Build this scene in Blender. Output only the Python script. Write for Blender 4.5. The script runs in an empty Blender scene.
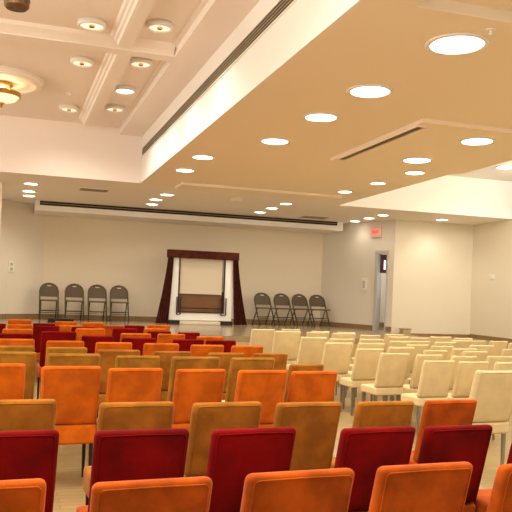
import bpy, bmesh, math, random
from mathutils import Vector, Matrix
random.seed(7)
SC = bpy.context.scene
COL = SC.collection

# ------------------------------------------------------------------ camera
F = 754.0; EYE = 1.65
ROLL = math.atan(.04); TH = math.radians(18.5)
RX = Vector((math.cos(ROLL), 0, math.sin(ROLL))); UP = Vector((-math.sin(ROLL), 0, math.cos(ROLL)))
cam_d = bpy.data.cameras.new('camera'); cam = bpy.data.objects.new('camera', cam_d); COL.objects.link(cam)
cam_d.sensor_width = 36; cam_d.lens = 36*F/512; cam_d.shift_y = 32/512; cam_d.clip_end = 100
m = Matrix((RX, UP, Vector((0, -1, 0)))).transposed().to_4x4(); m.translation = (0, 0, EYE)
cam.matrix_world = m
SC.camera = cam

# ------------------------------------------------------------------ light and exposure
w = bpy.data.worlds.new('world'); SC.world = w; w.use_nodes = True
w.node_tree.nodes['Background'].inputs[0].default_value = (1, .96, .88, 1)
w.node_tree.nodes['Background'].inputs[1].default_value = .75
SC.view_settings.view_transform = 'Standard'; SC.view_settings.look = 'None'
SC.view_settings.exposure = 0.38; SC.view_settings.gamma = 1; SC.view_settings.use_curve_mapping = False
WARM = (1, .935, .81)
LOW_W, UP_W, HALL_W = 62, 45, 110 ; FILL_W, RECESS_FILL_W = 140, 95    # watts of the fittings in the low ceiling, the coffers, the hall behind the camera, then of the added fill lights

# ------------------------------------------------------------------ room frame: a = across, t = towards the stage
AX = Vector((math.cos(TH), math.sin(TH), 0)); TX = Vector((-math.sin(TH), math.cos(TH), 0)); K = .025
ZLOW, ZUP, STAGE = 3.93, 4.82, .70    # the ceilings fall gently towards the stage
def W(a, t, z): return AX*a + TX*t + Vector((0, 0, z))
def zc(z0, t): return z0 - K*t
def ray(px, py):
    x = (px-256)/F; y = (288-py)/F
    return RX*x + UP*y + Vector((0, 1, 0))
def on_level(px, py, z0, k=0):
    d = ray(px, py); l = (z0-EYE)/(d.z + k*(d.x*TX.x + d.y*TX.y)); return Vector((0, 0, EYE)) + d*l
def at(p): return p.dot(AX), p.dot(TX)

# ------------------------------------------------------------------ materials
def mat(name, col, rough=.6, metal=0, noise=0, nscale=8, bump=0, bscale=60, emit=None, estr=0, sheen=0, col2=None):
    m = bpy.data.materials.new(name); m.use_nodes = True; n = m.node_tree.nodes; l = m.node_tree.links
    b = n['Principled BSDF']; b.inputs['Base Color'].default_value = (*col, 1)
    b.inputs['Roughness'].default_value = rough; b.inputs['Metallic'].default_value = metal
    if sheen:
        b.inputs['Sheen Weight'].default_value = sheen; b.inputs['Sheen Roughness'].default_value = .35
        b.inputs['Sheen Tint'].default_value = (*[min(1, c*.7+.3) for c in col], 1)
    if rough > .7: b.inputs['Specular IOR Level'].default_value = .15
    tc = n.new('ShaderNodeTexCoord')
    if noise or col2:
        t = n.new('ShaderNodeTexNoise'); t.inputs['Scale'].default_value = nscale; t.inputs['Detail'].default_value = 4
        oi = n.new('ShaderNodeObjectInfo'); ad = n.new('ShaderNodeVectorMath'); ad.operation = 'ADD'
        l.new(tc.outputs['Object'], ad.inputs[0]); l.new(oi.outputs['Location'], ad.inputs[1])
        l.new(ad.outputs[0], t.inputs['Vector'])
        r = n.new('ShaderNodeValToRGB'); r.color_ramp.elements[0].position = .38; r.color_ramp.elements[1].position = .62
        c2 = col2 or tuple(c*(1-noise) for c in col)
        r.color_ramp.elements[0].color = (*c2, 1); r.color_ramp.elements[1].color = (*col, 1)
        l.new(t.outputs[0], r.inputs[0]); l.new(r.outputs[0], b.inputs['Base Color'])
    if bump:
        t = n.new('ShaderNodeTexNoise'); t.inputs['Scale'].default_value = bscale; l.new(tc.outputs['Object'], t.inputs['Vector'])
        bp = n.new('ShaderNodeBump'); bp.inputs['Strength'].default_value = bump; bp.inputs['Distance'].default_value = .01
        l.new(t.outputs[0], bp.inputs['Height']); l.new(bp.outputs[0], b.inputs['Normal'])
    if emit:
        b.inputs['Emission Color'].default_value = (*emit, 1); b.inputs['Emission Strength'].default_value = estr
    return m
def wood(name, c1, c2, gap, lx, ly, rough=.35):
    m = bpy.data.materials.new(name); m.use_nodes = True; n = m.node_tree.nodes; l = m.node_tree.links
    b = n['Principled BSDF']; b.inputs['Roughness'].default_value = rough
    tc = n.new('ShaderNodeTexCoord'); br = n.new('ShaderNodeTexBrick'); l.new(tc.outputs['Object'], br.inputs['Vector'])
    br.inputs['Color1'].default_value = (*c1, 1); br.inputs['Color2'].default_value = (*c2, 1); br.inputs['Mortar'].default_value = (*gap, 1)
    br.inputs['Scale'].default_value = 1; br.inputs['Mortar Size'].default_value = .004
    br.inputs['Brick Width'].default_value = lx; br.inputs['Row Height'].default_value = ly
    nz = n.new('ShaderNodeTexNoise'); nz.inputs['Scale'].default_value = 6; mp = n.new('ShaderNodeMapping')
    mp.inputs['Scale'].default_value = (1, 9, 1); l.new(tc.outputs['Object'], mp.inputs[0]); l.new(mp.outputs[0], nz.inputs['Vector'])
    mx = n.new('ShaderNodeMixRGB'); mx.blend_type = 'MULTIPLY'; mx.inputs[0].default_value = .35
    l.new(br.outputs[0], mx.inputs[1]); l.new(nz.outputs[0], mx.inputs[2]); l.new(mx.outputs[0], b.inputs['Base Color'])
    return m
M = dict(
    wall=mat('wall_paint', (.78, .68, .52), .8, bump=.05),
    rwall=mat('right_wall_paint', (.80, .72, .57), .8, bump=.05),
    gwall=mat('stage_side_paint', (.77, .70, .58), .8, bump=.05),
    fascia=mat('fascia_paint', (.88, .85, .79), .8, bump=.03),
    low=mat('low_ceiling_warm_cast', (.90, .79, .62), .85, bump=.03),  # white paint with the warm reflected light put into its colour
    backc=mat('stage_ceiling_paint', (.90, .83, .74), .85, bump=.03),
    upc=mat('coffer_paint', (.90, .82, .75), .85, bump=.03),
    mould=mat('moulding_paint', (.92, .85, .77), .6),
    base=wood('baseboard_wood', (.36, .22, .09), (.33, .20, .08), (.2, .12, .05), 2, .3),
    floor=wood('floor_wood', (.46, .33, .15), (.40, .28, .125), (.25, .17, .07), .9, .09),
    stage=wood('stage_wood', (.38, .28, .16), (.33, .24, .13), (.25, .15, .07), 1.2, .1, .2),
    stagef=wood('stage_front_wood', (.60, .42, .18), (.55, .38, .16), (.35, .22, .1), 1.5, .2),
    ventb=mat('vent_louvre_metal', (.42, .34, .23), .5, .2),
    vent=mat('vent_metal', (.28, .22, .15), .5, .3), dark=mat('vent_dark', (.03, .022, .014), .9),
    white=mat('white_metal', (.85, .80, .72), .5),
    lamp=mat('lamp_glow', (1, .95, .85), .5, emit=(1, .93, .80), estr=6),
    lamp2=mat('lamp_glow_soft', (1, .95, .85), .5, emit=(1, .90, .68), estr=.75, col2=(.75, .7, .6), nscale=40),
    brass=mat('brass', (.62, .38, .10), .25, 1), bronze=mat('bronze', (.20, .12, .06), .4, .8, noise=.4, nscale=20),
    glass=mat('lamp_bowl_glass', (1, .9, .7), .4, emit=(1, .80, .50), estr=.7),
    orange=mat('orange_velvet', (.60, .125, .005), .95, noise=.3, nscale=7, bump=.25, bscale=30, sheen=.35),
    deep=mat('burnt_orange_velvet', (.47, .082, .004), .95, noise=.35, nscale=7, bump=.25, bscale=30, sheen=.35),
    red=mat('red_velvet', (.19, .0008, .0008), .95, noise=.45, nscale=4, bump=.25, bscale=30, sheen=.03),
    olive=mat('olive_velvet', (.36, .165, .018), .95, noise=.32, nscale=8, bump=.25, bscale=30, sheen=.3),
    tan=mat('tan_velvet', (.38, .14, .014), .95, noise=.32, nscale=8, bump=.25, bscale=30, sheen=.3),
    cream=mat('cream_velvet', (.66, .52, .28), .95, noise=.09, nscale=6, bump=.2, bscale=30, sheen=.3),
    chrome=mat('chair_leg_steel', (.32, .30, .27), .35, .9), black=mat('black_metal', (.02, .015, .012), .45, .4),
    fold=mat('folding_chair_metal', (.085, .055, .025), .5, .1), foldp=mat('folding_chair_pad', (.11, .068, .03), .6),
    maroon=mat('maroon_drape', (.085, .017, .009), .85, noise=.4, nscale=10),
    screen=mat('screen_cloth', (.62, .53, .40), .8), panelw=wood('panel_wood', (.20, .08, .018), (.17, .068, .015), (.16, .08, .03), 3, .12),
    exitp=mat('exit_plate', (.70, .50, .43), .5, emit=(1, .25, .12), estr=.05), exitr=mat('exit_letters', (1, .05, .02), .5, emit=(1, .02, .01), estr=2.2),
    tube=mat('tube_light', (1, 1, 1), .5, emit=(.9, .95, 1), estr=2.0), grey=mat('grey_paint', (.5, .48, .46), .7),
    doorm=mat('door_panel', (.09, .03, .035), .5),
)

# ------------------------------------------------------------------ mesh helpers
def link(name, bm, m, parent=None, smooth=False, bevel=0, seg=2):
    bmesh.ops.recalc_face_normals(bm, faces=bm.faces)
    me = bpy.data.meshes.new(name); bm.to_mesh(me); bm.free(); me.materials.append(m)
    if smooth:
        for p in me.polygons: p.use_smooth = True
    o = bpy.data.objects.new(name, me); COL.objects.link(o)
    if parent: o.parent = parent
    if bevel:
        b = o.modifiers.new('bevel', 'BEVEL'); b.width = bevel; b.segments = seg; b.limit_method = 'ANGLE'
    return o
def hexa(bm, pts):        # 8 points: bottom four round, top four round
    vs = [bm.verts.new(p) for p in pts]
    for f in ((0,1,2,3), (4,5,6,7), (0,1,5,4), (1,2,6,5), (2,3,7,6), (3,0,4,7)): bm.faces.new([vs[i] for i in f])
    return vs
def box(bm, x0, x1, y0, y1, z0, z1):
    return hexa(bm, [(x0,y0,z0),(x1,y0,z0),(x1,y1,z0),(x0,y1,z0),(x0,y0,z1),(x1,y0,z1),(x1,y1,z1),(x0,y1,z1)])
def tube(bm, pts, r, n=8):
    rings = []
    pts = [Vector(p) for p in pts]
    for i, p in enumerate(pts):
        d = (pts[min(i+1, len(pts)-1)] - pts[max(i-1, 0)]).normalized()
        s = d.orthogonal().normalized() if i == 0 else (rings_s - d*rings_s.dot(d)).normalized()
        rings_s = s; q = d.cross(s)
        rings.append([bm.verts.new(p + (s*math.cos(2*math.pi*k/n) + q*math.sin(2*math.pi*k/n))*r) for k in range(n)])
    for a, b in zip(rings, rings[1:]):
        for k in range(n): bm.faces.new((a[k], a[(k+1) % n], b[(k+1) % n], b[k]))
    bm.faces.new(rings[0]); bm.faces.new(rings[-1])
def lathe(bm, prof, n=40, closed=False):   # prof [(r,z)]
    rings = [[bm.verts.new((r*math.cos(2*math.pi*k/n), r*math.sin(2*math.pi*k/n), z)) for k in range(n)] for r, z in prof]
    pairs = list(zip(rings, rings[1:])) + ([(rings[-1], rings[0])] if closed else [])
    for a, b in pairs:
        for k in range(n): bm.faces.new((a[k], a[(k+1) % n], b[(k+1) % n], b[k]))
    if not closed: bm.faces.new(rings[0]); bm.faces.new(rings[-1])
def tag(o, label, cat, group=None):
    o['label'] = label; o['category'] = cat
    if group: o['group'] = group
    return o
def thing(name, label, cat, loc=(0, 0, 0), rz=0, group=None):
    o = bpy.data.objects.new(name, None); COL.objects.link(o); o.location = loc; o.rotation_euler = (0, 0, rz)
    return tag(o, label, cat, group)
def copy_tree(o, parent=None):
    c = o.copy(); COL.objects.link(c); c.parent = parent
    for ch in [x for x in o.children]: copy_tree(ch, c)
    return c
def room(name, a0, a1, t0, t1, z0, z1, m, tilt=(0, 0), parent=None):   # box in room axes; tilt marks bottom / top as falling with t
    bm = bmesh.new()
    f = lambda z, t, k: z - K*t*k
    hexa(bm, [(a0,t0,f(z0,t0,tilt[0])),(a1,t0,f(z0,t0,tilt[0])),(a1,t1,f(z0,t1,tilt[0])),(a0,t1,f(z0,t1,tilt[0])),
              (a0,t0,f(z1,t0,tilt[1])),(a1,t0,f(z1,t0,tilt[1])),(a1,t1,f(z1,t1,tilt[1])),(a0,t1,f(z1,t1,tilt[1]))])
    o = link(name, bm, m, parent); 
    if not parent: o.rotation_euler = (0, 0, TH); o['kind'] = 'structure'
    return o
def wall_between(name, a0, t0, a1, t1, z0, z1, m, th=.12):   # slab from (a0,t0) to (a1,t1), thickness behind it
    d = Vector((a1-a0, t1-t0, 0)).normalized(); n = Vector((-d.y, d.x, 0))*th
    p = [Vector((a0, t0, 0)), Vector((a1, t1, 0)), Vector((a1, t1, 0))+n, Vector((a0, t0, 0))+n]
    bm = bmesh.new(); hexa(bm, [q+Vector((0, 0, z0)) for q in p] + [q+Vector((0, 0, z1)) for q in p])
    o = link(name, bm, m); o.rotation_euler = (0, 0, TH); o['kind'] = 'structure'; return o

# ------------------------------------------------------------------ structure
AL, AR, TB = -7.0, 11.55, -5.0
RS = .60                              # the platform is a little lower in front of the right wall
ST = 14.05
room('floor', AL, AR, TB, ST, -.1, 0, M['floor'])
room('floor_stage', AL, 9.0, ST, 19.4, STAGE-.12, STAGE, M['stage'])
room('floor_platform', 9.0, AR+.1, ST, 16.9, RS-.12, RS, M['stage'])
room('floor_stage_corner', 9.0, 9.3, 16.87, 19.4, STAGE-.12, STAGE, M['stage'])
room('trim_1', AL, AR, ST, ST+.06, 0, STAGE-.12, M['stagef'])
FA, FT, EA, FF = 2.43, 14.45, 6.92, 15.25
# low ceiling: a broad soffit between the two raised fields, one strip across over the stage
room('ceiling_soffit', FA, EA, 5.0, 13.95, ZLOW, ZUP+.3, M['low'], (1, 1))
room('ceiling_soffit_left', FA, 2.85, TB, 5.0, ZLOW, ZUP+.3, M['low'], (1, 1))
room('ceiling_recess', 2.85, EA, TB, 5.0, ZLOW+.09, ZUP+.3, M['low'], (1, 1))
room('ceiling_step', FA, EA, 13.95, FT, ZLOW-.0, ZUP+.3, M['low'], (1, 1))
room('ceiling_step_drop', 3.1, 6.4, 13.9, FT+.02, ZLOW-.045, ZLOW, M['low'], (1, 1))
room('ceiling_panel', 4.62, EA-.001, 7.85, 10.5, ZLOW-.05, ZLOW, M['low'], (1, 1))
room('ceiling_back_left', AL, FA, FT, 19.3, ZLOW, ZUP+.3, M['backc'], (1, 1))
room('ceiling_back_middle', FA, EA, FT, 19.3, ZLOW, ZUP+.3, M['backc'], (1, 1))
room('ceiling_back_right', EA, AR+.1, FF, 19.3, ZLOW, ZUP+.3, M['backc'], (1, 1))
# painted fascias, a skin on the drops
room('trim_2', FA-.02, FA, TB, FT, ZLOW, ZUP, M['fascia'], (1, 1))
room('trim_4', EA, AR, FF-.02, FF, ZLOW, ZUP, M['fascia'], (1, 1))
room('trim_5', EA, EA+.02, TB, FF, ZLOW, ZUP, M['fascia'], (1, 1))
room('ceiling_right', EA, AR+.1, TB, FF, ZUP, ZUP+.3, M['fascia'], (1, 1))
# upper left ceiling: margins at ZUP, coffers sunk into it
CD = .13
room('trim_3', AL, FA-.02, FT-.02, FT, ZLOW, ZUP+CD, M['upc'], (1, 1))
room('ceiling_margin_right', 1.98, FA, TB, FT, ZUP, ZUP+.3, M['upc'], (1, 1))
room('ceiling_coffer', AL, 1.98, TB, FT, ZUP+CD, ZUP+.3, M['upc'], (1, 1))
def beam(name, a0, a1, t0, t1, slope_a0=0, slope_t0=0):
    """plain beam with a moulded (stepped slope) face towards a0 or t0"""
    o = room(name, a0+slope_a0, a1, t0+slope_t0, t1, ZUP, ZUP+CD, M['upc'], (1, 1))
    return o
def moulding(name, pts, axis, s0, s1):     # profile extruded along the room axis
    bm = bmesh.new(); L = []
    for s in (s0, s1):
        L.append([bm.verts.new(((p[0], s, p[1]-K*s) if axis == 't' else (s, p[0], p[1]-K*p[0]))) for p in pts])
    n = len(pts)
    for i in range(n): bm.faces.new((L[0][i], L[0][(i+1) % n], L[1][(i+1) % n], L[1][i]))
    bm.faces.new(L[0]); bm.faces.new(L[1])
    o = link(name, bm, M['mould']); o.rotation_euler = (0, 0, TH); o['kind'] = 'structure'; return o
def prof(x): return [(x, ZUP+CD), (x+.02, ZUP+CD-.03), (x+.05, ZUP+CD-.04), (x+.06, ZUP+.055), (x+.085, ZUP+.045), (x+.10, ZUP+.005), (x+.14, ZUP), (x+.14, ZUP+CD)]
for i, (a0, a1) in enumerate(((1.22, 1.52), (1.94, 1.981))):
    for t0, t1 in ((TB, 9.46), (9.78, 14.0)):
        moulding('trim_%d' % (10+i*2+(t0 > 0)), prof(a0-.02-(.07 if t0 < 0 and i == 0 else .03 if i == 0 else 0)), 't', t0, t1)
room('ceiling_beam', 1.27, 1.40, TB, 9.46, ZUP, ZUP+CD, M['upc'], (1, 1))
room('ceiling_beam', 1.31, 1.46, 9.78, 14.0, ZUP, ZUP+CD, M['upc'], (1, 1))
room('ceiling_cross_beam', AL, 1.98, 9.58, 9.78, ZUP, ZUP+CD, M['upc'], (1, 1))
moulding('trim_14', [(x[0]+9.44, x[1]) for x in [(0, ZUP+CD), (.03, ZUP+CD-.04), (.1, ZUP+.05), (.16, ZUP), (.16, ZUP+CD)]], 'a', AL, 1.96)
# walls
BT = 19.15
wall_between('wall_back', .9, BT, 8.3, BT, STAGE, 3.6, M['wall'])
wall_between('wall_back_left', -.6, 18.2, .9, BT, STAGE, 3.6, M['gwall'])
wall_between('wall_left_pier', AL, 15.7, -.10, 15.7, STAGE, 3.58, M['rwall'])
wall_between('wall_stage_left', -.10, 15.72, -.6, 18.2, STAGE, 3.6, M['wall'])
WR0, WR1 = (8.3, 19.15), (9.26, 16.85)
def wr(s): return WR0[0]+(WR1[0]-WR0[0])*s, WR0[1]+(WR1[1]-WR0[1])*s
D0, D1 = .79, .93
wall_between('wall_stage_right', *wr(0), *wr(D0), STAGE, 3.6, M['gwall'])
wall_between('wall_stage_right_end', *wr(D1), *wr(1), RS-.05, 3.6, M['gwall'], .1)
wall_between('wall_stage_right_head', *wr(D0), *wr(D1), STAGE+1.98, 3.6, M['gwall'])
wall_between('wall_right_front', 9.26, 16.85, AR, 16.85, RS-.05, 3.6, M['rwall'])
room('baseboard_right_side', AR-.02, AR, ST, 16.8, RS, RS+.08, M['base'])
room('wall_right', AR, AR+.12, TB, 16.95, -.1, ZUP+.1, M['rwall'])
# bulkhead over the stage back
bh = room('ceiling_bulkhead', .62, 8.42, 18.15, BT, 3.70, 3.97, M['fascia'], (1, 1))
for i, (p, q) in enumerate((((.9, BT), (8.3, BT)), ((-.6, 18.2), (.9, BT)), (wr(0), wr(D0)), (wr(D1), wr(1)), ((9.26, 16.85), (AR, 16.85)))):
    d = Vector((q[0]-p[0], q[1]-p[1])).normalized(); nx, ny = d.y*.02, -d.x*.02
    zb = RS if i == 4 else STAGE
    o = wall_between(['baseboard_back', 'baseboard_back_left', 'baseboard_stage_right', 'baseboard_door', 'baseboard_right'][i],
                     p[0]+nx, p[1]+ny, q[0]+nx, q[1]+ny, zb, zb+(.06 if i == 4 else .11), M['base'], .02)
# door opening in the stage side wall: frame, dark upper leaf with slit, passage behind
def on_wall(s, off=0):
    a, t = wr(s); d = Vector((WR1[0]-WR0[0], WR1[1]-WR0[1])).normalized()
    return W(a + d.y*off, t - d.x*off, 0)
wd = (W(*WR1, 0)-W(*WR0, 0)); WRZ = math.atan2(wd.y, wd.x); WL = wd.length
door = bpy.data.objects.new('door_1', None); COL.objects.link(door); door['kind'] = 'structure'
door.location = on_wall(D0) + Vector((0, 0, STAGE)); door.rotation_euler = (0, 0, WRZ); dwid = (D1-D0)*WL
bm = bmesh.new()
for x0, x1, z0, z1 in ((-.06, .03, 0, 1.98), (dwid-.03, dwid+.0, 0, 1.98), (-.06, dwid, 1.95, 2.03)): box(bm, x0, x1, -.04, .13, z0, z1)
link('door_frame', bm, M['grey'], door)
# ------------------------------------------------------------------ writing / fixtures on walls
def plate(name, label, cat, px0, px1, py0, py1, plane, m, th=.03):
    """flat box on a wall plane (point p0, normal n), spanning the given corner rays"""
    p0, n = plane
    def hitp(x, y):
        d = ray(x, y); o = Vector((0, 0, EYE)); return o + d*((p0-o).dot(n)/d.dot(n))
    c = hitp((px0+px1)/2, (py0+py1)/2); h = (hitp((px0+px1)/2, py0)-hitp((px0+px1)/2, py1)).length
    wi = (hitp(px0, (py0+py1)/2)-hitp(px1, (py0+py1)/2)).length
    t = thing(name, label, cat, c, math.atan2(n.y, n.x)+math.pi/2)
    t['w'] = wi; t['h'] = h
    bm = bmesh.new(); box(bm, -wi/2, wi/2, -th, 0, -h/2, h/2)
    return t, bm, wi, h
def plane_of(a0, t0, a1, t1):
    d = W(a1, t1, 0)-W(a0, t0, 0); n = Vector((d.y, -d.x, 0)).normalized(); return W(a0, t0, 0), n
PBL = plane_of(-.6, 18.2, .9, BT); PSR = plane_of(*WR0, *WR1); PRW = plane_of(AR, 16.9, AR, 0)
t, bm, wi, h = plate('control_panel', 'pale wall control plate on the wall left of the stage', 'switch plate', 8, 13.6, 261, 272, PBL, M['white'])
link('plate', bm, M['white'], t, bevel=.005)
for k in (-1, 1):
    bm = bmesh.new(); box(bm, -wi*.22, wi*.22, -.04, -.028, k*h*.22-h*.12, k*h*.22+h*.12); link('dial', bm, M['grey'], t)
t, bm, wi, h = plate('wall_intercom', 'small grey and white wall box beside the stage door', 'wall box', 362, 367, 278.5, 290, PSR, M['white'])
link('housing', bm, M['white'], t, bevel=.005)
bm = bmesh.new(); box(bm, -wi*.25, wi*.25, -.036, -.028, -h*.35, h*.3); link('screen', bm, M['grey'], t)
t, bm, wi, h = plate('light_switch', 'white square light switch on the bare wall at far right', 'light switch', 489.5, 494.5, 274, 279.5, PRW, M['white'], .02)
link('plate', bm, M['white'], t, bevel=.004)
bm = bmesh.new(); box(bm, -wi*.2, wi*.2, -.03, -.018, -h*.25, h*.25); link('rocker', bm, M['white'], t)
t, bm, wi, h = plate('exit_sign', 'glowing red exit sign on the wall above the stage door', 'sign', 372, 382, 227, 237.5, PSR, M['exitp'], .06)
link('sign_box', bm, M['exitp'], t, bevel=.006)
cu = bpy.data.curves.new('exit_lettering', 'FONT'); cu.body = 'EXIT'; cu.size = h*.42; cu.align_x = 'CENTER'; cu.align_y = 'CENTER'; cu.extrude = .004
cu.offset = .003; tx = bpy.data.objects.new('exit_lettering', cu); COL.objects.link(tx); tx.parent = t; tx.location = (0, -.066, 0); tx.rotation_euler = (math.pi/2, 0, 0)
cu.materials.append(M['exitr'])
_me = bpy.data.meshes.new_from_object(tx); tm = bpy.data.objects.new('exit_lettering', _me); COL.objects.link(tm); tm.parent = t; tm.location = tx.location; tm.rotation_euler = tx.rotation_euler
bpy.data.objects.remove(tx); tm.name = 'exit_lettering'
# passage seen through the door
pc = wr((D0+D1)/2); dn = PSR[1]
C0 = on_wall((D0+D1)/2)
pas = bpy.data.objects.new('wall_passage', None); COL.objects.link(pas); pas['kind'] = 'structure'
pas.location = C0 - dn*.0 + Vector((0, 0, STAGE)); pas.rotation_euler = (0, 0, WRZ)
bm = bmesh.new(); box(bm, -1.6, .2, 1.3, 1.4, 0, 2.4); box(bm, .2, .28, .14, 1.4, 0, 2.4); box(bm, -1.6, .28, .14, 1.4, 2.4, 2.5)
link('passage_wall', bm, M['gwall'], pas)
bm = bmesh.new(); box(bm, -1.6, .2, .13, 1.3, -.05, 0); link('passage_floor', bm, M['base'], pas)
bm = bmesh.new(); box(bm, -1.6, .2, 1.28, 1.3, 0, .14); link('passage_baseboard', bm, M['base'], pas)

# ------------------------------------------------------------------ ceiling fittings
def spot(parent, watts, size=150, z=-.06, soft=.12):
    l = bpy.data.lights.new('lamp_light', 'SPOT'); l.energy = watts; l.color = WARM; l.spot_size = math.radians(size); l.spot_blend = .8; l.shadow_soft_size = soft
    o = bpy.data.objects.new('lamp_light', l); COL.objects.link(o); o.parent = parent; o.location = (0, 0, z)
TILT = math.atan(K)
def place_ceiling(o, p):
    o.location = p; o.rotation_euler = (Matrix.Rotation(TH, 3, 'Z') @ Matrix.Rotation(-TILT, 3, 'X')).to_euler()
def downlight(px, py, z0, rad, label, group, kind='low', watts=LOW_W, drop=0):
    p = on_level(px, py, z0, K) if px is not None else py
    t = thing('downlight', label, 'ceiling light', group=group); place_ceiling(t, p)
    bm = bmesh.new()
    if kind == 'low':
        lathe(bm, [(rad*1.20, 0), (rad*1.18, -.012), (rad*1.0, -.014), (rad*.99, -.002)], closed=True); link('trim_ring', bm, M['white'], t, True)
        bm = bmesh.new(); lathe(bm, [(rad*.99, -.001), (rad*.98, -.006), (rad*.5, -.007)]); link('diffuser', bm, M['lamp'], t)
    else:
        d = .06
        lathe(bm, [(rad*1.08, 0), (rad*1.08, -d), (rad*1.02, -d-.01), (rad*.90, -d-.01), (rad*.88, -.01)], closed=True); link('housing', bm, M['white'], t, True)
        bm = bmesh.new(); lathe(bm, [(rad*.88, -.03), (rad*.87, -.045), (rad*.6, -.047)]); link('diffuser', bm, M['lamp'] if kind == 'bright' else M['lamp2'], t)
        if kind != 'bright':
            bm = bmesh.new(); lathe(bm, [(.035, -.04), (.035, -.07), (.02, -.075)], 12); link('bulb', bm, M['brass'], t)
    spot(t, watts, z=-.09, soft=.12 if kind == 'low' else .012)
    return t
LOWS = [
    (457, 44, .225, 'largest round ceiling light, nearest the camera at upper right'),
    (370, 91, .205, 'round ceiling light, second of the long line from the near end'),
    (321, 117, .185, 'round ceiling light, third of the long line, left of the short dark slot'),
    (275, 141, .18, 'round ceiling light, fourth of the long line, at its far end'),
    (203, 157, .155, 'round ceiling light close to the corner of the white fascia, nearer of two'),
    (185, 170, .15, 'round ceiling light close to the corner of the white fascia, farther of two'),
    (477, 141, .195, 'round ceiling light between the slotted panel and the white recess'),
    (417, 160, .195, 'round ceiling light at the far edge of the slotted panel, nearer of two'),
    (415, 172.5, .15, 'round ceiling light just behind the slotted panel, farther of two'),
    (378, 183, .13, 'round ceiling light along the edge of the white recess, middle one'),
    (345, 191.5, .135, 'round ceiling light at the narrow left tip of the white recess'),
    (167, 194.5, .135, 'small downlight, nearest of three in front of the long vent, left of centre'),
    (156, 199.3, .135, 'small downlight, middle of three in front of the long vent, left of centre'),
    (152, 204, .13, 'small downlight, farthest of three in front of the long vent, left of centre'),
    (286, 203.5, .13, 'small downlight, nearest of three above the right folding chairs'),
    (272, 208, .13, 'small downlight, middle of three above the right folding chairs'),
    (260, 212, .13, 'small downlight, farthest of three above the right folding chairs'),
    (31, 183.5, .13, 'small downlight, nearest of three at far left over the stage'),
    (29, 191, .13, 'small downlight, middle of three at far left over the stage'),
    (29, 195.5, .13, 'small downlight, farthest of three at far left over the stage'),
    (383, 215, .13, 'small downlight, nearest of three before the exit sign'),
    (369, 218, .13, 'small downlight, middle of three before the exit sign'),
    (355, 221, .13, 'small downlight, farthest of three before the exit sign'),
    (442, 219.5, .14, 'small downlight over the bare cream wall at right')]
for i, (x, y, rd, lab) in enumerate(LOWS):
    z0 = ZLOW - (.05 if i in (6, 7) else .045 if i == -1 else 0)
    downlight(x, y, z0-.001, rd, lab, 'downlights in the low ceiling', watts=LOW_W*(1 if i < 11 else .08 if 20 <= i < 23 else .35 if i == 23 else .6))
downlight(505, 167, ZUP-.001, .17, 'round ceiling light inside the white recess at right edge', 'downlights in the low ceiling', watts=LOW_W)
for x, y, rd, kd, lab in [
    (92, 21.5, .155, 'up', 'frosted drum ceiling light nearest the camera, left of the moulded beam'),
    (160, 23.5, .145, 'up', 'frosted drum ceiling light nearest the camera, between the two beams'),
    (82, 59.5, .145, 'up', 'frosted drum ceiling light just beyond the cross beam, left of the moulded beam'),
    (141, 60.5, .145, 'up', 'frosted drum ceiling light just beyond the cross beam, between the two beams'),
    (125, 87.5, .15, 'bright', 'brightest flush ceiling light between the two beams'),
    (69, 106.5, .15, 'up', 'farthest frosted drum ceiling light left of the moulded beam'),
    (115, 106.5, .15, 'up', 'farthest frosted drum ceiling light between the two beams')]:
    downlight(x, y, ZUP+CD-.001, rd, lab, 'drum lights in the coffered ceiling', kd, UP_W)
# unseen lights outside the picture: the same downlights over the near seats, fill points added under the coffers and in the right recess
def lamp(kind, a, t, z, watts, size=.12, col=WARM):
    l = bpy.data.lights.new('unseen_hall_light', kind); l.energy = watts; l.color = col; l.shadow_soft_size = size
    if kind == 'SPOT': l.spot_size = math.radians(150); l.spot_blend = .8
    o = bpy.data.objects.new('unseen_hall_light', l); COL.objects.link(o); o.location = W(a, t, z)
for a, t in [(3.55, 3.9), (3.55, 1.5), (5.9, 5.2), (5.9, 2.0), (9.3, 7.2), (9.3, 3.5), (.9, 5), (.9, 1.5), (-1.5, 5), (-1.5, 1), (-4, 3), (-4, 8)]:
    lamp('SPOT', a, t, 4.6 if (a < 2 or a > 7) else 3.7, HALL_W)
for a, t in [(-4, 9), (-4, 4.5), (-1, 4.0), (-5, 13)]: lamp('POINT', a, t, 3.7, FILL_W, .2, (1, .84, .68))  # unseen fill added to brighten the coffers and the fascia
for a, t in [(9.3, 8), (9.6, 11.3), (9.3, 4)]: lamp('POINT', a, t, 4.2, RECESS_FILL_W, .2)  # unseen points added to brighten the right recess
lamp('POINT', 11.0, 13.0, 4.05, RECESS_FILL_W*.6, .2)  # added glow for the right end of the recess
lamp('POINT', .6, 2.5, 2.6, FILL_W*.4, .3)  # unseen point light without a fitting, low over the near seats

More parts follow.
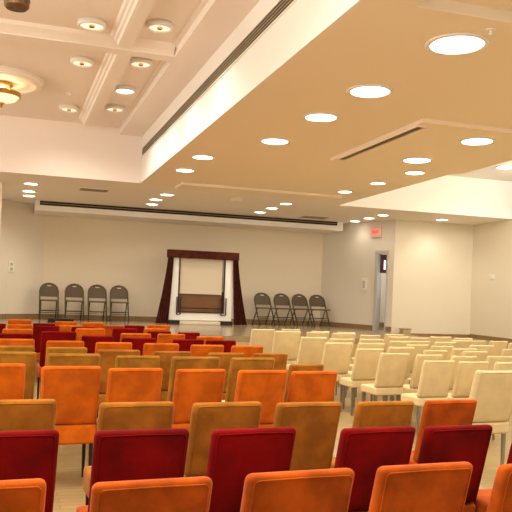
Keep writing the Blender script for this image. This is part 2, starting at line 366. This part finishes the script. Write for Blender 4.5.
# chandelier, medallion
mp = on_level(-1, 78, ZUP+CD, K)
t = thing('ceiling_medallion', 'large round white ceiling medallion around the brass ceiling lamp', 'ceiling medallion'); place_ceiling(t, mp)
bm = bmesh.new(); lathe(bm, [(.01, -.075), (.46, -.07), (.54, -.085), (.61, -.08), (.64, -.05), (.64, -.0)], 64); link('disc', bm, M['mould'], t, False)
bm = bmesh.new(); lathe(bm, [(.655, -.0), (.655, -.02), (.64, -.03), (.64, -.0)], 64, True); link('rim', bm, M['white'], t)
t = thing('ceiling_lamp', 'brass ring ceiling lamp with glowing glass bowl under the white medallion', 'ceiling lamp', mp - Vector((-.05, 0, .08)))
bm = bmesh.new(); lathe(bm, [(.01, 0), (.14, 0), (.15, -.03), (.10, -.05), (.03, -.06), (.01, -.06)], 32); link('canopy', bm, M['brass'], t, True)
bm = bmesh.new(); lathe(bm, [(.25, -.13), (.255, -.20), (.235, -.20), (.23, -.13)], 48, True); link('ring', bm, M['brass'], t)
bm = bmesh.new()
for k in range(3):
    a = k*2.094+.4; tube(bm, [(.08*math.cos(a), .08*math.sin(a), -.05), (.16*math.cos(a), .16*math.sin(a), -.10), (.24*math.cos(a), .24*math.sin(a), -.15)], .012)
link('bracket', bm, M['brass'], t, True)
bm = bmesh.new(); lathe(bm, [(.228, -.15), (.225, -.20), (.18, -.25), (.10, -.28), (.02, -.29)], 40); link('glass_bowl', bm, M['glass'], t, True)
bm = bmesh.new(); lathe(bm, [(.005, -.26), (.04, -.285), (.05, -.30), (.02, -.32), (.012, -.36), (.003, -.37)], 16); link('finial', bm, M['brass'], t, True)
l = bpy.data.lights.new('lamp_light', 'POINT'); l.energy = 14; l.color = (1, .76, .46); l.shadow_soft_size = .1
o = bpy.data.objects.new('lamp_light', l); COL.objects.link(o); o.parent = t; o.location = (0, 0, -.11)
t.scale = (1.1, 1.1, 1.0)
# bronze drum lamp cut by the top edge
pz = 3.95; d = ray(16.5, 9); pp = Vector((0, 0, EYE)) + d*((pz-EYE)/d.z)
t = thing('pendant_lamp', 'bronze drum pendant lamp cut by the top left edge', 'pendant lamp', pp)
bm = bmesh.new(); lathe(bm, [(.01, 0), (.085, 0), (.105, .02), (.108, .06), (.112, .065), (.112, .085), (.105, .09), (.105, .26), (.12, .27), (.12, .30), (.02, .33)], 32); link('drum', bm, M['bronze'], t, False, .003)
top = zc(ZUP+CD, pp.dot(TX)) - pz
bm = bmesh.new(); lathe(bm, [(.015, .32), (.015, top-.03), (.07, top-.03), (.07, top)], 16); link('rod', bm, M['bronze'], t)
bm = bmesh.new(); lathe(bm, [(.16, .17), (.165, .19), (.165, .24), (.15, .24), (.15, .19)], 32, True)
for k in range(3):
    a = k*2.094+.2; tube(bm, [(.1*math.cos(a), .1*math.sin(a), .21), (.16*math.cos(a), .16*math.sin(a), .21)], .012)
link('collar', bm, M['bronze'], t)

def sprinkler(px, py, z0, lab):
    p = on_level(px, py, z0, K); t = thing('sprinkler', lab, 'sprinkler', group='ceiling sprinklers'); place_ceiling(t, p)
    bm = bmesh.new(); lathe(bm, [(.04, 0), (.038, -.01), (.012, -.012), (.012, -.045), (.03, -.048), (.03, -.052)], 16); link('sprinkler_head', bm, M['white'], t)
sprinkler(69.5, 93, ZUP+CD-.001, 'small sprinkler head in the coffered ceiling at left')
sprinkler(491, 29.5, ZLOW-.001, 'small sprinkler head above the largest round light')
p = on_level(236, 198.5, ZLOW-.001, K); t = thing('smoke_detector', 'pale round detector on the ceiling over the stage', 'detector'); place_ceiling(t, p)
bm = bmesh.new(); lathe(bm, [(.13, 0), (.13, -.03), (.09, -.05), (.03, -.055)], 24); link('housing', bm, M['backc'], t); 
bm = bmesh.new(); lathe(bm, [(.03, -.05), (.03, -.06), (.01, -.062)], 12); link('lens', bm, M['grey'], t)

# linear vents: dark slot + long bars
def slot_vent(name, label, a0, a1, b0, b1, kind, nbars):
    """kind 'fascia': on plane a=const; 'bulkhead': on plane t=const; 'ceiling': under a ceiling"""
    t = thing(name, label, 'air vent', (0, 0, 0), TH)
    def bx(bm, u0, u1, w0, w1, d0, d1):
        if kind == 'fascia':      # u along t, w height, d out towards -a
            hexa(bm, [(FA-.02-d, u, w-K*u) for w in (w0, w1) for d, u in ((d0, u0), (d1, u0), (d1, u1), (d0, u1))])
        elif kind == 'bulkhead':
            hexa(bm, [(u, 18.15-d, w-K*18.15) for w in (w0, w1) for d, u in ((d0, u0), (d1, u0), (d1, u1), (d0, u1))])
        else:                     # under ceiling: u along t, w across a, d downwards from level kind
            hexa(bm, [(w, u, kind-d-K*u) for d in (d0, d1) for w, u in ((w0, u0), (w1, u0), (w1, u1), (w0, u1))])
    bm = bmesh.new(); bx(bm, a0, a1, b0, b1, .0005, .006); link('backing', bm, M['dark'], t)
    bm = bmesh.new(); e = .012
    bx(bm, a0-e, a1+e, b0-e, b0, .0005, .02); bx(bm, a0-e, a1+e, b1, b1+e, .0005, .02); bx(bm, a0-e, a0, b0, b1, .0005, .02); bx(bm, a1, a1+e, b0, b1, .0005, .02)
    link('frame', bm, M['low'] if kind not in ('fascia', 'bulkhead') else M['fascia'], t)
    for k in range(nbars):
        c = b0 + (b1-b0)*(k+1)/(nbars+1); wv = (b1-b0)/(nbars+1)*.17
        bm = bmesh.new(); bx(bm, a0, a1, c-wv, c+wv, .006, .017); link('louvre', bm, M['ventb' if kind == 'fascia' else 'vent'], t)
    return t
slot_vent('linear_vent', 'long dark slotted air vent running along the tall white fascia', 2.0, 14.3, 4.425, 4.565, 'fascia', 3)
slot_vent('linear_vent', 'long dark air vent along the bulkhead above the back of the stage', .72, 8.25, 3.825, 3.925, 'bulkhead', 1)
slot_vent('linear_vent', 'short dark slot vent on the edge of the dropped ceiling panel', 8.0, 10.25, 4.64, 4.74, ZLOW-.05, 2)
def grille(px, py, z0, la, lt, lab, m):
    a, t = at(on_level(px, py, z0, K)); g = thing('ceiling_grille', lab, 'air vent', (0, 0, 0), TH)
    bm = bmesh.new(); hexa(bm, [(x, y, z0-d-K*y) for d in (.001, .012) for x, y in ((a-la/2, t-lt/2), (a+la/2, t-lt/2), (a+la/2, t+lt/2), (a-la/2, t+lt/2))]); link('frame', bm, m, g)
    for k in range(5):
        yy = t-lt/2+lt*(k+.5)/5
        bm = bmesh.new(); hexa(bm, [(x, y, z0-d-K*y) for d in (.012, .018) for x, y in ((a-la*.45, yy-.02), (a+la*.45, yy-.02), (a+la*.45, yy+.02), (a-la*.45, yy+.02))]); link('louvre', bm, M['vent'], g)
grille(94, 189.5, ZLOW, .62, .35, 'small ceiling grille in front of the long vent at left', M['backc'])
grille(314, 217, ZLOW, .75, .45, 'pale ceiling grille before the right end of the long vent', M['backc'])
# dark framed opening high on the right wall
g = thing('wall_louvre', 'dark framed opening high on the wall at the right edge', 'louvre', (0, 0, 0), TH)
bm = bmesh.new(); box(bm, AR-.03, AR-.001, 12.6, 15.1, 3.72, 4.22); link('panel', bm, M['dark'], g)
bm = bmesh.new()
for y0, y1, z0, z1 in ((12.5, 15.2, 3.64, 3.72), (12.5, 15.2, 4.22, 4.30), (15.1, 15.2, 3.64, 4.3), (12.5, 12.6, 3.64, 4.3)): box(bm, AR-.06, AR-.001, y0, y1, z0, z1)
link('frame', bm, M['vent'], g)

# ------------------------------------------------------------------ stage door leaf, box
dl = thing('door_sign_panel', 'dark maroon panel with narrow white slit in the stage doorway', 'door leaf', door.location, WRZ)
bm = bmesh.new(); box(bm, .04, dwid-.035, .05, .09, 1.46, 1.93); link('panel', bm, M['doorm'], dl)
bm = bmesh.new(); box(bm, dwid*.50, dwid*.62, .04, .052, 1.55, 1.78); link('slit', bm, M['tube'], dl)
tl = thing('tube_lamp', 'bright vertical tube light in the passage behind the stage doorway', 'lamp', on_wall((D0+D1)/2-.10) - dn*1.22 + Vector((0, 0, STAGE+.9)), WRZ)
bm = bmesh.new(); tube(bm, [(0, 0, 0), (0, 0, .55)], .03, 12); link('tube', bm, M['tube'], tl)
bm = bmesh.new(); box(bm, -.05, .05, .03, .06, -.05, .6); link('batten', bm, M['white'], tl)
l = bpy.data.lights.new('lamp_light', 'POINT'); l.energy = 12; l.color = (.9, .95, 1); l.shadow_soft_size = .1
o = bpy.data.objects.new('lamp_light', l); COL.objects.link(o); o.parent = tl; o.location = (.2, -.5, .6)
p = on_level(402, 334.5, STAGE); 
wb = thing('wooden_box', 'small wooden box on the floor against the right wall corner', 'box', W(9.52, 16.62, RS), TH)
bm = bmesh.new(); box(bm, -.11, .11, -.09, .09, 0, .17); link('body', bm, M['stagef'], wb, bevel=.005)
bm = bmesh.new(); box(bm, -.12, .12, -.10, .10, .17, .19); link('lid', bm, M['base'], wb)

# ------------------------------------------------------------------ curtained frame on the stage
a0, t0 = at(on_level(203, 325, STAGE))
cf = thing('curtained_stage_frame', 'white upright frame with dark red valance, drapes and lowered screen at stage centre', 'stage frame', W(a0, 17.95, STAGE), TH)
def part(name, m, *boxes, parent=cf, bevel=0):
    bm = bmesh.new()
    for b in boxes: box(bm, *b)
    return link(name, bm, m, parent, bevel=bevel)
part('white_surround', M['fascia'], (-.84, -.60, 0, .10, .10, 1.64), (.56, .76, 0, .10, .10, 1.64), (-.60, .56, 0, .10, .10, .27))
part('back_panel', M['panelw'], (-.60, .56, .05, .08, .28, .82))
part('screen', M['screen'], (-.58, .49, .015, .03, .76, 1.62))
part('screen_bar', M['screen'], (-.58, .49, .0, .02, .745, .77))
part('upper_board', M['fascia'], (-.60, .56, .06, .09, .82, 1.64))
for x in (-.61, .53): part('pole', M['black'], (x, x+.03, -.02, .01, .28, 1.62))
for x0, x1 in ((-.64, -.55), (.48, .60)):
    bm = bmesh.new(); tube(bm, [(x0, -.04, .24), (x0, -.04, .66), (x1, -.04, .66), (x1, -.04, .24), (x0, -.04, .24)], .016); link('hand_rail', bm, M['black'], cf)
for z in (.30, .40):
    bm = bmesh.new(); tube(bm, [(-.55, -.03, z), (.5, -.03, z)], .012); link('cross_rail', bm, M['black'], cf)
for x0, x1 in ((-.82, -.56), (.50, .78)): part('foot', M['black'], (x0, x1, -.08, .2, 0, .09), bevel=.01)
part('step', M['screen'], (-.56, .46, -.10, .1, 0, .085), (-.50, .40, -.16, -.10, 0, .045), bevel=.01)
part('valance', M['maroon'], (-.89, .88, -.10, .16, 1.61, 1.80), bevel=.01)
def drape(xt0, xt1, xb0, xb1):
    bm = bmesh.new(); NX, NZ = 28, 14; G = []
    for side in (0, 1):
        g = []
        for j in range(NZ+1):
            f = j/NZ; z = 1.62*(1-f)+.01; e = f**1.3
            row = []
            for i in range(NX+1):
                q = i/NX; x = (xt0+(xt1-xt0)*q)*(1-e)+(xb0+(xb1-xb0)*q)*e
                row.append(bm.verts.new((x, -.06+.03*math.sin(q*5*2*math.pi)*(0.5+f*.7)+.012*side, z)))
            g.append(row)
        G.append(g)
    for g in G:
        for j in range(NZ):
            for i in range(NX): bm.faces.new((g[j][i], g[j][i+1], g[j+1][i+1], g[j+1][i]))
    for j in range(NZ):
        for i in (0, NX): bm.faces.new((G[0][j][i], G[0][j+1][i], G[1][j+1][i], G[1][j][i]))
    link('drape', bm, M['maroon'], cf, True)
drape(-.90, -.76, -1.15, -.84); drape(.74, .87, .82, 1.16)

# ------------------------------------------------------------------ folding chairs
def make_folding():
    t = thing('folding_chair', '', 'folding chair', group='folding chairs along the back of the stage')
    w = .21
    # front U frame: feet forward (-y is towards the hall), rises to the arched top at the back
    bm = bmesh.new(); pts = [(-w, -.20, 0), (-w, .04, .48), (-w, .12, .66)]
    for k in range(9):
        a = math.pi*(1-k/8); pts.append((w*math.cos(a)*.98, .12+.05*math.sin(a), .68+.16*math.sin(a)))
    pts += [(w, .12, .66), (w, .04, .48), (w, -.20, 0)]
    tube(bm, pts, .017, 8); link('front_frame', bm, M['fold'], t, True)
    for s in (-1, 1):
        bm = bmesh.new(); tube(bm, [(s*(w-.03), .24, 0), (s*(w-.03), .02, .42), (s*(w-.02), -.10, .46)], .013, 8); link('rear_leg', bm, M['fold'], t, True)
    bm = bmesh.new(); box(bm, -w+.01, w-.01, -.24, .10, .435, .465); link('seat', bm, M['foldp'], t, bevel=.014)
    bm = bmesh.new(); L = []
    out = [(-w+.005, .53), (w-.005, .53)] + [((w-.005)*math.cos(math.pi*k/10), .67+.155*math.sin(math.pi*k/10)) for k in range(11)]
    for dy in (0, .015): L.append([bm.verts.new((x, .10+(z-.6)*.25+dy, z)) for x, z in out])
    n = len(out)
    for i in range(n): bm.faces.new((L[0][i], L[0][(i+1) % n], L[1][(i+1) % n], L[1][i]))
    bm.faces.new(L[0]); bm.faces.new(L[1]); link('backrest', bm, M['fold'], t)
    bm = bmesh.new(); box(bm, -.045, .045, .125, .165, .775, .795); link('hand_slot', bm, M['wall'], t)
    for y, z in ((-.09, .22), (.13, .20), (-.115, .17)):
        bm = bmesh.new(); tube(bm, [(-w+.01, y, z), (w-.01, y, z)], .009, 6); link('crossbar', bm, M['fold'], t)
    return t
fc = make_folding(); first = True
for x, lab in [(48, 'leftmost brown metal folding chair by the left stage wall'), (73.5, 'brown metal folding chair, second from left on the left of the stage'),
               (96.5, 'brown metal folding chair, third from left on the left of the stage'), (118.5, 'brown metal folding chair, nearest to the left drape'),
               (263.5, 'brown metal folding chair, nearest to the right drape'), (283, 'brown metal folding chair, second of the right four'),
               (301, 'brown metal folding chair, third of the right four'), (318.5, 'brown metal folding chair, rightmost on the stage by the corner')]:
    c = fc if first else copy_tree(fc); first = False; c['label'] = lab
    lo = W(0, 0, 0)
    d = ray(x+1, 300); tt = 18.55 if x < 200 else 18.5; k = tt/d.dot(TX); p = d*k
    c.location = (p.x, p.y, STAGE); c.rotation_euler = (0, 0, TH + (0 if x < 200 else math.radians(-4 if x > 310 else 0) + .22)); s = 1.03 if x < 200 else .98; c.scale = (s*(.98 if x < 200 else 1.14), s, s)
o = thing('stage_monitor', 'low black box lying on the stage under the left folding chairs', 'box', on_level(60.5, 322.5, STAGE), TH)
bm = bmesh.new(); box(bm, -.28, .28, -.1, .1, 0, .09); link('body', bm, M['black'], o, bevel=.01)
bm = bmesh.new(); box(bm, -.26, .26, -.108, -.1, .015, .075); link('grille', bm, M['dark'], o)

# ------------------------------------------------------------------ upholstered chairs
CH, CW = .96, .43
YAWL, YAWR = 3, 3
LEAN = .125
def rounded(bm, fn, nx, nz, hx, y0, y1):
    pass
def make_chair(kind):
    SB = .395 if kind == 'cream' else .345
    m = M[kind]; leg = M['chrome'] if kind == 'cream' else M['black']
    t = thing('upholstered_chair', '', 'chair')
    # backrest: a padded slab, leaning back from z .49 to .96
    bm = bmesh.new(); NX, NZ = 8, 10; g = {}
    for j in range(NZ+1):
        f = j/NZ; z = .50+(CH-.50)*f
        for i in range(NX+1):
            q = i/NX*2-1; hw = CW/2*(.985+.015*f)
            dip = -.006*(1-q*q)*f if kind == 'cream' else 0
            x = q*hw; yb = -.215-LEAN*f-.012*(1-q*q)*math.sin(math.pi*f)
            for s in (0, 1):
                thk = .075*(1-.15*f)
                g[i, j, s] = bm.verts.new((x, yb+s*thk+(.01*(1-q*q)*math.sin(math.pi*f) if s else 0), z+dip))
    for s in (0, 1):
        for j in range(NZ):
            for i in range(NX): bm.faces.new((g[i,j,s], g[i+1,j,s], g[i+1,j+1,s], g[i,j+1,s]))
    for j in range(NZ):
        for i in (0, NX): bm.faces.new((g[i,j,0], g[i,j+1,0], g[i,j+1,1], g[i,j,1]))
    for i in range(NX):
        for j in (0, NZ): bm.faces.new((g[i,j,0], g[i+1,j,0], g[i+1,j,1], g[i,j,1]))
    link('backrest', bm, m, t, True, .026, 4)
    # stitched seam just inside the outline of the back
    bm = bmesh.new(); P = []
    for q, f in [(-.9, .0), (-.9, .5), (-.9, .93), (-.84, .955), (0, .96), (.84, .955), (.9, .93), (.9, .5), (.9, .0)]:
        P.append((q*CW/2, -.2165-LEAN*f-.012*(1-q*q)*math.sin(math.pi*f), .50+(CH-.50)*f))
    tube(bm, P, .0028, 6); link('seam', bm, m, t, True)
    bm = bmesh.new(); box(bm, -CW/2*.985, CW/2*.985, -.215, .185, SB, .497)
    bmesh.ops.subdivide_edges(bm, edges=bm.edges, cuts=4, use_grid_fill=True)
    for v_ in bm.verts:
        if v_.co.z > .49 and v_.co.y > -.14: v_.co.z += .012*max(0, 1-(v_.co.x/(CW/2))**2)*max(0, 1-((v_.co.y-.02)/.17)**2)
    link('seat', bm, M['cream'] if kind == 'olive' else M['deep'] if kind == 'red' else m, t, True, .02, 3)
    for sx in (-1, 1):
        for sy in (-1, 1):
            bm = bmesh.new(); x = sx*(CW/2-.035); y = -.012+sy*.165
            r = .014; hexa(bm, [(x-r*.7, y-r*.7, 0), (x+r*.7, y-r*.7, 0), (x+r*.7, y+r*.7, 0), (x-r*.7, y+r*.7, 0), (x-r, y-r, SB+.01), (x+r, y-r, SB+.01), (x+r, y+r, SB+.01), (x-r, y+r, SB+.01)])
            link('leg', bm, leg, t)
    return t
NAMES = {'orange': 'bright orange', 'deep': 'burnt orange', 'red': 'deep red', 'olive': 'olive brown', 'tan': 'tan', 'cream': 'cream'}
ORD = ['leftmost', 'second from left', 'third from left', 'fourth from left', 'fifth from left', 'sixth from left', 'seventh from left', 'eighth from left', 'ninth from left', 'tenth from left']
LROWS = ['the row nearest the camera', 'the second row from the camera', 'the third row from the camera', 'the fourth row from the camera', 'the fifth row from the camera',
         'the sixth row from the camera', 'the seventh row from the camera', 'the eighth row from the camera', 'the ninth row from the camera', 'the tenth row from the camera',
         'the eleventh row from the camera', 'the farthest row before the stage']
L = [  # (left, right, top, kind) per row, nearest first
 [(-75,45.7,484,'deep'),(90,213.5,482,'deep'),(243.5,356.5,473,'deep'),(375,475,466,'deep'),(492,600,464,'deep')],
 [(-40,58.5,432.5,'red'),(93,189.5,431,'red'),(210,297,429.5,'red'),(339,417,428.5,'red'),(427,498,426.5,'red'),(509,588,425,'red')],
 [(-24,56,400.5,'tan'),(98,174.5,403,'tan'),(191,262.5,403,'tan'),(275,342.5,403,'tan'),(355,415,402,'tan'),(423,478,400.5,'deep')],
 [(-35,25,364,'orange'),(41,101,366.5,'orange'),(107.5,163,368.5,'orange'),(175,226,369.5,'orange'),(237,288,370.5,'orange'),(290,338,371.5,'orange')],
 [(-20,36,352,'olive'),(47,100,354,'olive'),(115,160,356,'olive'),(171,220,357,'olive'),(230,275,358,'olive'),(288,324,364.5,'tan')],
 [(-12,34,346,'olive'),(46,87,347.5,'olive'),(97,140,350,'tan'),(153,191,351.5,'tan'),(207,245,353,'tan'),(252.5,288,353.5,'tan')],
 [(-8,34,339,'orange'),(46,84,341,'orange'),(95,132,342.5,'orange'),(143,179,343.5,'orange'),(190,224,345,'orange'),(230.5,263.5,346,'orange')],
 [(-3,32.5,333.5,'red'),(41,76,331.5,'red'),(81,113,336,'red'),(121,156,338,'red'),(172,204,339.5,'red'),(205,236,340.5,'red')],
 [(2,32,329,'orange'),(75,105,328.5,'orange'),(120,151,333.5,'orange'),(157,185,334,'orange'),(196,224,336.5,'orange')],
 [(-14,8,323.5,'red'),(35,59,326,'red'),(55,78,325.5,'orange'),(112,137,328.5,'red'),(147,171,331.5,'red'),(178,199,332.5,'red')],
 [(5,31,324.5,'orange'),(33,55,323.5,'red'),(72,94,327,'red'),(104,126,325.5,'deep'),(122,143,325.5,'red'),(144,165,328.5,'orange')],
 [(10,33,319.5,'orange'),(54,76.5,321.5,'orange'),(82,103,322.5,'orange'),(147,170,325,'orange')],
]
RR = [
 [(474,522,370.5)],
 [(423,456,360.5),(457,489,361.5),(494,528,362)],
 [(379,410,353),(415,443,354.5),(452,476,356),(486,516,356)],
 [(355,384,348.5),(389,417,347),(421,446,350),(462,488,351),(493,518,349)],
 [(324,353,342.5),(357,385,343),(390,411,341),(410,430,344.5),(432,456,346),(459,485,348.5)],
 [(300,327,337),(328,354,338.5),(359,384,339),(387,408,336.5),(411,434,341),(439,462,342),(466,492,345)],
 [(274,301,331),(306,329,332),(331.5,356,333),(362,383,335),(407,428,337.5),(441,463,340),(466,486,340.5),(489,508,341)],
 [(251,275,329),(281,301,329),(310,329,331),(336,355,332),(384,404,334),(429,452,336.5),(453,473,338),(508,530,343)],
]
# each chair: the ray through the middle of its top edge, and its size; sizes relax so that no two chairs stand in each other
class Seat: pass
seats = []
def add(x0, x1, y, kind, yaw, label, group):
    k = Seat(); k.kind, k.yaw, k.label, k.group = kind, yaw, label, group
    side = .06*math.sin(max(0, yaw + math.atan(((x0+x1)/2-256)/F)))*F/(.69*F/(y-288-.04*((x0+x1)/2-256)))   # the left flank of the back shows too
    k.w = x1-x0-side; xc = (x0+x1)/2 + side/2 + .022*(x1-x0); k.w *= 1.02; k.d = ray(xc, y); k.xc = xc
    q = k.w/(y-(288+.04*(xc-256))); k.c = math.cos(yaw)-(xc-256)/F*math.sin(yaw)
    k.s = max(.95, min(1.05, EYE*q/(CW*k.c+CH*q))); k.dx = 0; seats.append(k)
    if x1-x0 > 57: k.s = max(.995, min(1.03, k.s))
def solve(k):
    p = k.d*((CH*k.s-EYE)/k.d.z); k.Z = p.y
    k.sx = max(.90, min(1.05, k.w*p.y/(F*CW*k.s*k.c)))
    fw = Vector((-math.sin(k.yaw), math.cos(k.yaw), 0)); sd = Vector((fw.y, -fw.x, 0))
    k.p = Vector((p.x, p.y, 0)) + fw*(.34*k.s) + sd*k.dx
def relax(n=120):
    for it in range(n):
        for k in seats: solve(k)
        hits = 0
        for k in seats:
            if k.p.dot(TX) + .24*k.s > ST-.05: k.s = min(1.08, k.s+.006); hits += 1
        for i, a in enumerate(seats):
            for b in seats[i+1:]:
                e = b.p-a.p
                if abs(e.x) > 1 or abs(e.y) > 1: continue
                yw = (a.yaw+b.yaw)/2; fw = Vector((-math.sin(yw), math.cos(yw), 0)); sd = Vector((fw.y, -fw.x, 0))
                u_, v_ = e.dot(fw), e.dot(sd)
                ox = CW*(a.s*a.sx+b.s*b.sx)/2 + .008 - abs(v_); oy = .525*(a.s+b.s)/2 + .015 - abs(u_)
                if ox > 0 and oy > 0:
                    hits += 1
                    if ox*1.2 < oy:
                        m_ = min(ox/2, .012); g = 1 if v_ > 0 else -1; a.dx -= g*m_; b.dx += g*m_
                    else:
                        far, near = (b, a) if u_ > 0 else (a, b)
                        far.s = max(.88, far.s-.004); near.s = min(1.09, near.s+.004)
        if not hits: break
    for k in seats: solve(k)
for ri, row in enumerate(L):
    for ci, (x0, x1, y, kind) in enumerate(row):
        add(x0, x1, y, kind, TH + math.radians(YAWL) + random.uniform(-.008, .008), '%s velvet chair, %s in %s' % (NAMES[kind], ORD[ci], LROWS[ri]), 'velvet chairs in the left and middle block')
WR_ = ['first (nearest)', 'second', 'third', 'fourth', 'fifth', 'sixth', 'seventh', 'farthest']
for ri, row in enumerate(RR):
    for ci, (x0, x1, y) in enumerate(row):
        lab = ('cream chair in the nearest row of the cream block, at the right edge' if ri == 0 else
               'cream chair, %s in the %s row of the cream block' % (ORD[ci], WR_[ri]))
        add(x0, x1, y, 'cream', TH + math.radians(YAWR) + random.uniform(-.01, .01), lab, 'cream chairs in the right block')
relax()
protos = {}
for k in seats:
    if k.kind not in protos: ob = protos[k.kind] = make_chair(k.kind)
    else: ob = copy_tree(protos[k.kind])
    ob.location = k.p; ob.rotation_euler = (0, 0, k.yaw); ob.scale = (k.s*k.sx, k.s, k.s)
    ob['label'] = k.label; ob['group'] = k.group
